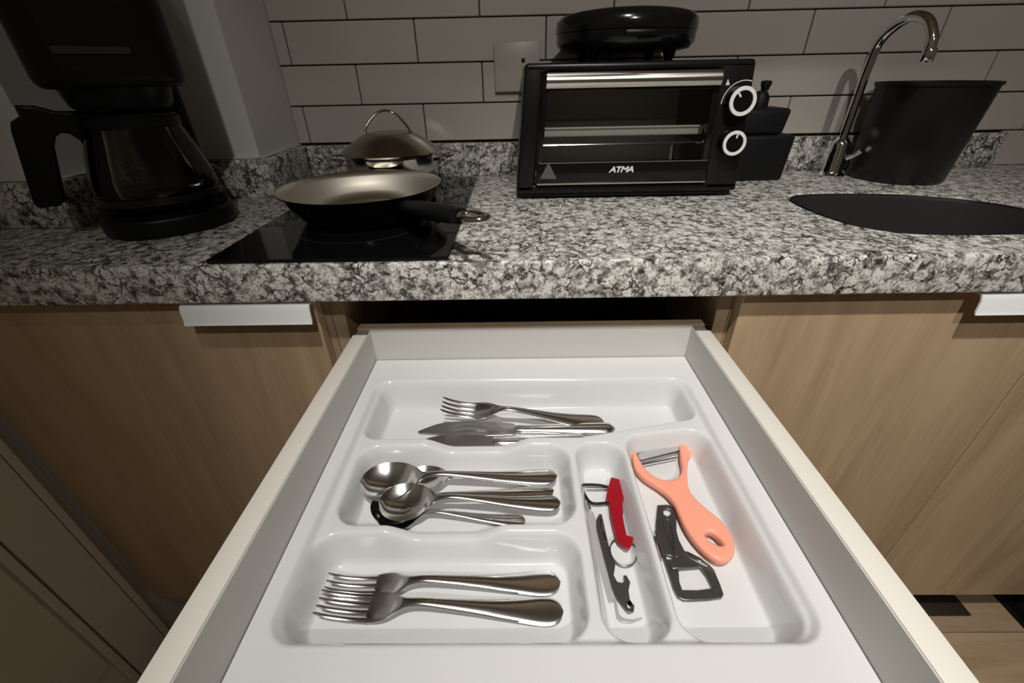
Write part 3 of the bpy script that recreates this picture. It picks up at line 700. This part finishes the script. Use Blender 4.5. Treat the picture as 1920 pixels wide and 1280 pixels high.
# ------------------------------------------------------------------ coffee maker
KC = Vector((-.520, .650, 0)); bk = Vector((-.625, .781, 0)).normalized(); rt = Vector((.781, .625, 0)).normalized()
def kf(a, b, z): return Vector((KC.x + rt.x * a + bk.x * b, KC.y + rt.y * a + bk.y * b, z))
KM = Matrix(((rt.x, bk.x, 0, KC.x), (rt.y, bk.y, 0, KC.y), (0, 0, 1, 0), (0, 0, 0, 1)))
cm = thing('coffee_maker', (KC.x, KC.y, CT), 'tall black drip coffee maker standing in the left corner of the worktop', 'coffee maker')
def sq(x0, x1, y0, y1, r): return rounded_rect(x0, x1, y0, y1, r, 8)
obj('base', plate(sq(-.083, .083, -.082, .108, .074), [], CT, CT + .026, bev=.005, mat4=KM), m_black, cm)
obj('warming_plate', lathe(bmesh.new(), [(0, CT + .0285), (.062, CT + .0285), (.066, CT + .027), (.066, CT + .026), (0, CT + .026)], (KC.x, KC.y), 56), m_blackgloss, cm)
obj('column', plate(sq(-.010, .074, .0795, .107, .012), [], CT + .020, 1.070, bev=.004, mat4=KM), m_black, cm)
obj('filter_funnel', lathe(bmesh.new(), [(0, 1.034), (.050, 1.034), (.056, 1.040), (.061, 1.062), (0, 1.062)], (KC.x, KC.y), 56), m_black, cm)
obj('head', plate(sq(-.076, .078, -.070, .108, .045), [], 1.058, 1.290, bev=.012, mat4=KM, bseg=4), m_black, cm)
hd = obj('head_panel', plate(rounded_rect(-.045, .030, 1.075, 1.235, .012), [], -.0008, .0008, bev=.0004, mat4=KM @ Matrix.Translation((0, -.0705, 0)) @ XZ), m_blackgloss, cm)
obj('trim_strip', plate(rounded_rect(-.043, .028, 1.092, 1.099, .002), [], -.0008, .0008, bev=.0003, mat4=KM @ Matrix.Translation((0, -.0722, 0)) @ XZ), mat('dark_grey_print', (.012, .012, .012), .5), cm)
cf = thing('coffee_carafe', (KC.x, KC.y, CT + .029), 'glass coffee carafe with black handle standing in the coffee maker', 'carafe')
cz = CT + .0290
gl = [(0, cz), (.058, cz), (.068, cz + .004), (.0745, cz + .016), (.0755, cz + .028), (.0730, cz + .045), (.066, cz + .070), (.058, cz + .094), (.0525, cz + .110), (.0525, cz + .113)]
gi = [(.0505, cz + .113), (.0505, cz + .110), (.056, cz + .093), (.064, cz + .069), (.071, cz + .045), (.0735, cz + .028), (.0725, cz + .017), (.066, cz + .006), (.057, cz + .003), (0, cz + .003)]
obj('glass_body', lathe(bmesh.new(), gl + gi, (KC.x, KC.y), 72), m_carafe, cf)
obj('collar', lathe(bmesh.new(), [(.0530, cz + .104), (.0560, cz + .104), (.0560, cz + .116), (.0530, cz + .116)], (KC.x, KC.y), 64, closed=True), m_black, cf)
obj('lid', lathe(bmesh.new(), [(0, cz + .1135), (.0525, cz + .1135), (.0525, cz + .119), (.048, cz + .1215), (0, cz + .1225)], (KC.x, KC.y), 64), m_black, cf)
obj('base_band', lathe(bmesh.new(), [(.0745, cz + .012), (.0775, cz + .013), (.0778, cz + .021), (.0757, cz + .022)], (KC.x, KC.y), 64, closed=True), mat('smoked_band', (.008, .008, .008), .3), cf)
def hpl(pts): # pixels -> handle plane coordinates
    o_ = []
    for u, v in pts:
        p = at_plane(u, v, (KC.x, KC.y, 1), (bk.x, bk.y, 0)); o_.append(((p - KC).dot(rt), max(p.z, .9120)))
    return o_
ho = hpl([(28, 197), (64, 198), (102, 208), (165, 208), (205, 212), (208, 250), (222, 330), (236, 400), (208, 410), (192, 350), (172, 292), (150, 262), (134, 251), (116, 248), (104, 257), (102, 276), (123, 374), (114, 384), (76, 389), (64, 380), (22, 244), (21, 228), (38, 217)])
obj('carafe_handle', plate(ho, [], -.010, .010, bev=.003, mat4=KM @ XZ), m_black, cf)

# ------------------------------------------------------------------ toaster oven
tf, tb = .757, .955
ov = thing('toaster_oven', (.185, (tf + tb) / 2, CT), 'black toaster oven with glass door and two white-ringed knobs', 'toaster oven')
def TX(x, z):                                 # the shell narrows a little towards the top
    k = (z - .886) / (1.076 - .886); c = .186; return c + (x - c) * (1 - .085 * k)
def tbox(bm, x0, x1, y0, y1, z0, z1, bev=0.0, seg=2):
    return hexa(bm, [(TX(x0, z0), y0, z0), (TX(x1, z0), y0, z0), (TX(x1, z0), y1, z0), (TX(x0, z0), y1, z0), (TX(x0, z1), y0, z1), (TX(x1, z1), y0, z1), (TX(x1, z1), y1, z1), (TX(x0, z1), y1, z1)], bev, seg)
bm = bmesh.new()
tbox(bm, .000, .372, tf, tb, 1.064, 1.077, .005, 3)
tbox(bm, .000, .372, tf, tb, .889, .904, .004, 3)
tbox(bm, .000, .030, tf, tb, .892, 1.074, .004, 3)
tbox(bm, .318, .372, tf, tb, .892, 1.074, .004, 3)
tbox(bm, .020, .330, tb - .012, tb - .002, .892, 1.070)
obj('oven_shell', bm, m_ctrl, ov)
bm = bmesh.new(); tbox(bm, .0305, .3175, tb - .018, tb - .0125, .905, 1.063)
tbox(bm, .0305, .3175, tf + .02, tb - .018, .9045, .9055)
obj('oven_lining', bm, m_oveninside, ov)
# door
dfr = obj('oven_door', tbox(bmesh.new(), .0315, .3165, tf - .006, tf + .006, .905, .9395, .0015), m_blackgloss, ov)
bm = bmesh.new(); tbox(bm, .0315, .0395, tf - .006, tf + .006, .9395, 1.063, .001); tbox(bm, .3065, .3165, tf - .006, tf + .006, .9395, 1.063, .001); tbox(bm, .0395, .3065, tf - .006, tf + .006, 1.040, 1.063, .001)
obj('door_frame', bm, m_blackgloss, dfr)
obj('door_glass', tbox(bmesh.new(), .0395, .3065, tf - .002, tf + .002, .9395, 1.040), m_ovenglass, dfr, smooth=False)
bm = bmesh.new(); pr = []
for k in range(9):
    a = k / 8; pr.append((tf - .0125 - .0062 * math.sin(PI * min(1, .12 + a * .88)) , 1.0445 + .0200 * a))
pr = pr + [(tf - .0118, 1.0645), (tf - .0118, 1.0445)]
A = [bm.verts.new((TX(.036, z), y, z)) for y, z in pr]; C_ = [bm.verts.new((TX(.314, z), y, z)) for y, z in pr]
bm.faces.new(A); bm.faces.new(C_[::-1])
for i in range(len(pr)): bm.faces.new((A[i], A[(i + 1) % len(pr)], C_[(i + 1) % len(pr)], C_[i]))
obj('door_handle', bm, m_brushed2, dfr)
for a in (.045, .295): obj('handle_mount', tbox(bmesh.new(), a, a + .010, tf - .0125, tf - .006, 1.048, 1.060), m_black, dfr)
obj('door_trim', tbox(bmesh.new(), .0335, .3145, tf - .0075, tf - .0062, .9385, .9400), m_brushed2, dfr)
obj('door_trim', tbox(bmesh.new(), .0335, .3145, tf - .0078, tf - .0062, .9052, .9075), m_brushed2, dfr)
lp_ = at_y(1165, 318, tf - .0066)
obj('logo', text_mesh('ATMA', .0125, .0004, Matrix.Translation(lp_) @ XZ @ Matrix.Diagonal((1.25, 1, 1, 1)), shear=.25, bold=.0004, space=.88), m_print, dfr, smooth=False)
tri = [at_y(a, b, tf) for a, b in ((1028, 303), (1043, 334), (1012, 334))]
obj('warning_triangle', plate([(p.x, p.z) for p in tri], [], 0, .0004, mat4=Matrix.Translation((0, tf - .0062, 0)) @ XZ), m_greyprint, dfr, smooth=False)
for a, b in ((237, 240), (268, 270)):
    zc = at_y(1150, a, .80).z
    bm = bmesh.new()
    tube(bm, [(.040, .785, zc), (.310, .785, zc)], .0017, 8)
    tube(bm, [(.040, .925, zc), (.310, .925, zc)], .0017, 8)
    n_ = 19 if a == 268 else 0
    for k in range(n_):
        xx = .050 + k * .0138; tube(bm, [(xx, .785, zc), (xx, .925, zc)], .0010, 6)
    if not n_: box(bm, .042, .308, .787, .923, zc - .0125, zc - .0115); box(bm, .042, .308, .787, .789, zc - .012, zc)
    obj('rack' if n_ else 'baking_tray', bm, m_steel if n_ else m_oveninside, ov)
# knobs
for u, v, ang, ks in ((1394, 190, 130, .86), (1378, 269, 82, .78)):
    p = at_y(u, v, .7345)
    def cyl(r0, r1, ya, yb): 
        b_ = bmesh.new(); lathe(b_, [(0, 0), (r0 * ks, 0), (r1 * ks, 1), (0, 1)], (0, 0), 48)
        for vv in b_.verts: vv.co = Vector((p.x + vv.co.x, ya + (yb - ya) * vv.co.z, p.z + vv.co.y))
        return b_
    kn = obj('knob', cyl(.0245, .0225, tf - .0002, .7375), m_blackgloss, ov)
    bm = bmesh.new(); lathe(bm, [(a * ks, b) for a, b in ((.0165, .0), (.0228, .0), (.0232, .0010), (.0224, .0026), (.0172, .0026), (.0165, .0016))], (0, 0), 56, closed=True)
    for vv in bm.verts: vv.co = Vector((p.x + vv.co.x, .7375 - vv.co.z, p.z + vv.co.y))
    obj('knob_ring', bm, m_ring, kn)
    obj('knob_cap', cyl(.0163, .0160, .7374, .7355), m_blackgloss, kn)
    t_ = math.radians(ang); dv = Vector((math.cos(t_), 0, math.sin(t_)))
    obj('pointer', tube(bmesh.new(), [Vector((p.x, .7352, p.z)) + dv * .0075, Vector((p.x, .7352, p.z)) + dv * .0165 * ks], .0014, 8, up=(0, 1, 0), flat=.4), m_print, kn)
    # printed arc around the knob
    if ang > 100:
        q_ = Vector((p.x * (tf - .001) / .7345, tf - .0006, CAM.z + (p.z - CAM.z) * (tf - .001) / .7345))
        obj('dial_print', tube(bmesh.new(), [Vector((at_y(1389, 193, tf).x, tf - .0003, at_y(1389, 193, tf).z)) + Vector((math.cos(math.radians(a)), 0, math.sin(math.radians(a)))) * .0300 for a in range(72, 184, 5)], .0007, 6, up=(0, 1, 0), flat=.3), m_print, ov)
        tp = [at_y(a, b, tf) for a, b in ((1365, 148), (1360, 160), (1368, 159))]
        obj('dial_print', plate([(a.x, a.z) for a in tp], [], 0, .0004, mat4=Matrix.Translation((0, tf - .0002, 0)) @ XZ), m_print, ov, smooth=False)
for x in (.022, .350):
    for y in (tf + .018, tb - .022):
        obj('foot', lathe(bmesh.new(), [(0, CT), (.010, CT), (.0125, CT + .009), (0, CT + .0095)], (x, y), 20), m_black, ov)
obj('base_skirt', tbox(bmesh.new(), .008, .364, tf + .004, tb - .004, .8835, .8895, .001), m_black, ov)

# round grill on top -------------------------------------------------------------
GC = (.181, .866); gz = 1.0772
gr = thing('waffle_maker', (GC[0], GC[1], gz), 'round black waffle maker standing on top of the toaster oven', 'waffle maker')
obj('lower_shell', lathe(bmesh.new(), [(0, gz + .0135), (.085, gz + .0135), (.103, gz + .0170), (.1105, gz + .0260), (.1110, gz + .0390), (0, gz + .0390)], GC, 72), m_blackgloss, gr)
obj('upper_shell', lathe(bmesh.new(), [(0, gz + .0400), (.1115, gz + .0400), (.1125, gz + .0440), (.1110, gz + .0560), (.104, gz + .0625), (.090, gz + .0660), (.070, gz + .0690), (.045, gz + .0710), (.020, gz + .0718), (0, gz + .0720)], GC, 72), m_blackgloss, gr)
for a in (45, 135, 225, 315):
    x, y = GC[0] + .084 * math.cos(math.radians(a)), GC[1] + .084 * math.sin(math.radians(a))
    obj('leg', lathe(bmesh.new(), [(0, gz), (.0060, gz), (.0115, gz + .018), (0, gz + .018)], (x, y), 20), m_black, gr)
obj('latch', B(GC[0] - .024, GC[0] + .022, GC[1] - .1205, GC[1] - .108, gz + .030, gz + .0375, bev=.003), m_black, gr)

# ------------------------------------------------------------------ wall outlet
wo = thing('wall_outlet', (.005, YW - .004, 1.035), 'square beige wall outlet plate half hidden behind the toaster oven', 'outlet')
obj('face_plate', B(-.0385, .0480, YW - .0140, YW - .0045, 1.0345, 1.1150, bev=.002), m_plate, wo)
_h = at_y(981, 113, YW - .0142)
obj('socket_hole', B(_h.x - .003, _h.x + .003, YW - .0150, YW - .0141, _h.z - .0035, _h.z + .0035, bev=.0003), m_black, wo)
obj('plug', B(.0265, .0440, YW - .0300, YW - .0142, 1.038, 1.056, bev=.003), mat('plug_plastic', (.10, .085, .07), .5), wo)
obj('cable', tube(bmesh.new(), smooth_path([(.035, YW - .028, 1.044), (.036, YW - .030, 1.030), (.040, YW - .026, 1.01), (.044, YW - .023, .96)], 6), .0028, 8), m_black, wo)

# ------------------------------------------------------------------ black canister, jar and bottle
cn = thing('black_canister', (.465, .905, CT), 'black square canister with a smaller lid, right beside the toaster oven', 'canister')
hexa_pts = [(.405, .872, CT), (.511, .872, CT), (.511, .955, CT), (.405, .955, CT), (.400, .868, .9600), (.5140, .868, .9600), (.5140, .960, .9600), (.400, .960, .9600)]
obj('canister_body', hexa(bmesh.new(), hexa_pts, .006, 3), m_blackmat, cn)
obj('canister_lid', hexa(bmesh.new(), [(.402, .874, .9604), (.4905, .874, .9604), (.4905, .952, .9604), (.402, .952, .9604), (.398, .876, 1.0030), (.4985, .876, 1.0030), (.4985, .950, 1.0030), (.398, .950, 1.0030)], .007, 3), m_blackmat, cn)
bt = thing('pump_bottle', (.458, .915, 1.0035), 'small black bottle nozzle sticking up behind the canister', 'bottle')
obj('bottle_shoulder', lathe(bmesh.new(), [(0, 1.0035), (.0150, 1.0035), (.0148, 1.018), (.010, 1.0275), (.0060, 1.0300), (0, 1.0300)], (.4540, .915), 28), m_blackmat, bt)
obj('bottle_nozzle', lathe(bmesh.new(), [(0, 1.0300), (.0062, 1.0300), (.0070, 1.0340), (.0092, 1.0400), (.0088, 1.0450), (0, 1.0465)], (.4575, .915), 24), m_blackmat, bt)

# ------------------------------------------------------------------ bin and tap
bn = thing('utensil_bin', (.752, .875, CT), 'tapered dull black round bin standing behind the sink', 'bin')
zb = 1.0395
bm = bmesh.new(); c0 = Vector((.731, .882)); c1_ = Vector((.7385, .884)); seg = 72; rings = []
for r_, z, k in ((0, CT, 0), (.072, CT, 0), (.075, CT + .004, .03), (.0850, zb - .006, 1), (.0875, zb - .005, 1), (.0880, zb, 1), (.0835, zb, 1), (.0830, zb - .006, 1), (.071, CT + .006, .04), (0, CT + .006, .04)):
    c = c0.lerp(c1_, k)
    rings.append([bm.verts.new((c.x, c.y, z))] if r_ == 0 else [bm.verts.new((c.x + r_ * math.cos(2 * PI * i / seg), c.y + r_ * 1.0 * math.sin(2 * PI * i / seg), z)) for i in range(seg)])
for a, b in zip(rings[:-1], rings[1:]):
    for i in range(seg):
        j = (i + 1) % seg
        if len(a) == 1: bm.faces.new((a[0], b[j], b[i]))
        elif len(b) == 1: bm.faces.new((a[i], a[j], b[0]))
        else: bm.faces.new((a[i], a[j], b[j], b[i]))
obj('bin_body', bm, m_bin, bn)

fc = thing('kitchen_tap', (.624, .905, CT), 'tall chrome swan-neck kitchen tap between the canister and the black bin', 'tap')
obj('tap_base', lathe(bmesh.new(), [(0, CT), (.024, CT), (.024, CT + .004), (.019, CT + .008), (.0175, CT + .012), (.0165, CT + .060), (.0120, CT + .066), (.0085, CT + .070), (0, CT + .070)], (.624, .905), 40), m_chrome, fc)
sp_ = smooth_path([(.624, .905, .945), (.624, .905, 1.00), (.6245, .905, 1.060), (.6255, .900, 1.098), (.629, .880, 1.120), (.633, .853, 1.130), (.637, .826, 1.122), (.6395, .808, 1.100), (.640, .803, 1.080)], 10)
obj('spout', tube(bmesh.new(), sp_, .0075, 20), m_chrome, fc)
obj('aerator', lathe(bmesh.new(), [(0, 1.068), (.0080, 1.068), (.0095, 1.070), (.0095, 1.084), (.0080, 1.086), (0, 1.086)], (.640, .803), 28), m_chrome, fc)
obj('tap_lever', tube(bmesh.new(), smooth_path([(.636, .903, .915), (.645, .892, .918), (.650, .878, .930)], 5), [.0060] * 4 + [.0045] * 7, 14), m_chrome, fc)

# ------------------------------------------------------------------ floor objects
fp = obj('dark_floor_rect', B(.905, 1.018, .5075, .552, .0, .006, bev=.001), m_darkbrown); tag(fp, 'small dark brown rectangle on the wooden floor below the sink cabinet', 'plate')  # thin dark brown box lying on the planks
st = thing('floor_tray', (1.30, .42, 0), 'black rimmed tray on the wooden floor at the lower right edge', 'tray')
obj('tray_bottom', B(1.115, 1.50, .235, .549, .0, .004), m_blackmat, st, smooth=False)
bm = bmesh.new()
for a in ((1.110, 1.128, .23, .554), (1.487, 1.505, .23, .554), (1.128, 1.487, .23, .248), (1.128, 1.487, .536, .554)): box(bm, a[0], a[1], a[2], a[3], .004, .016)
obj('tray_rim', bm, m_black, st)
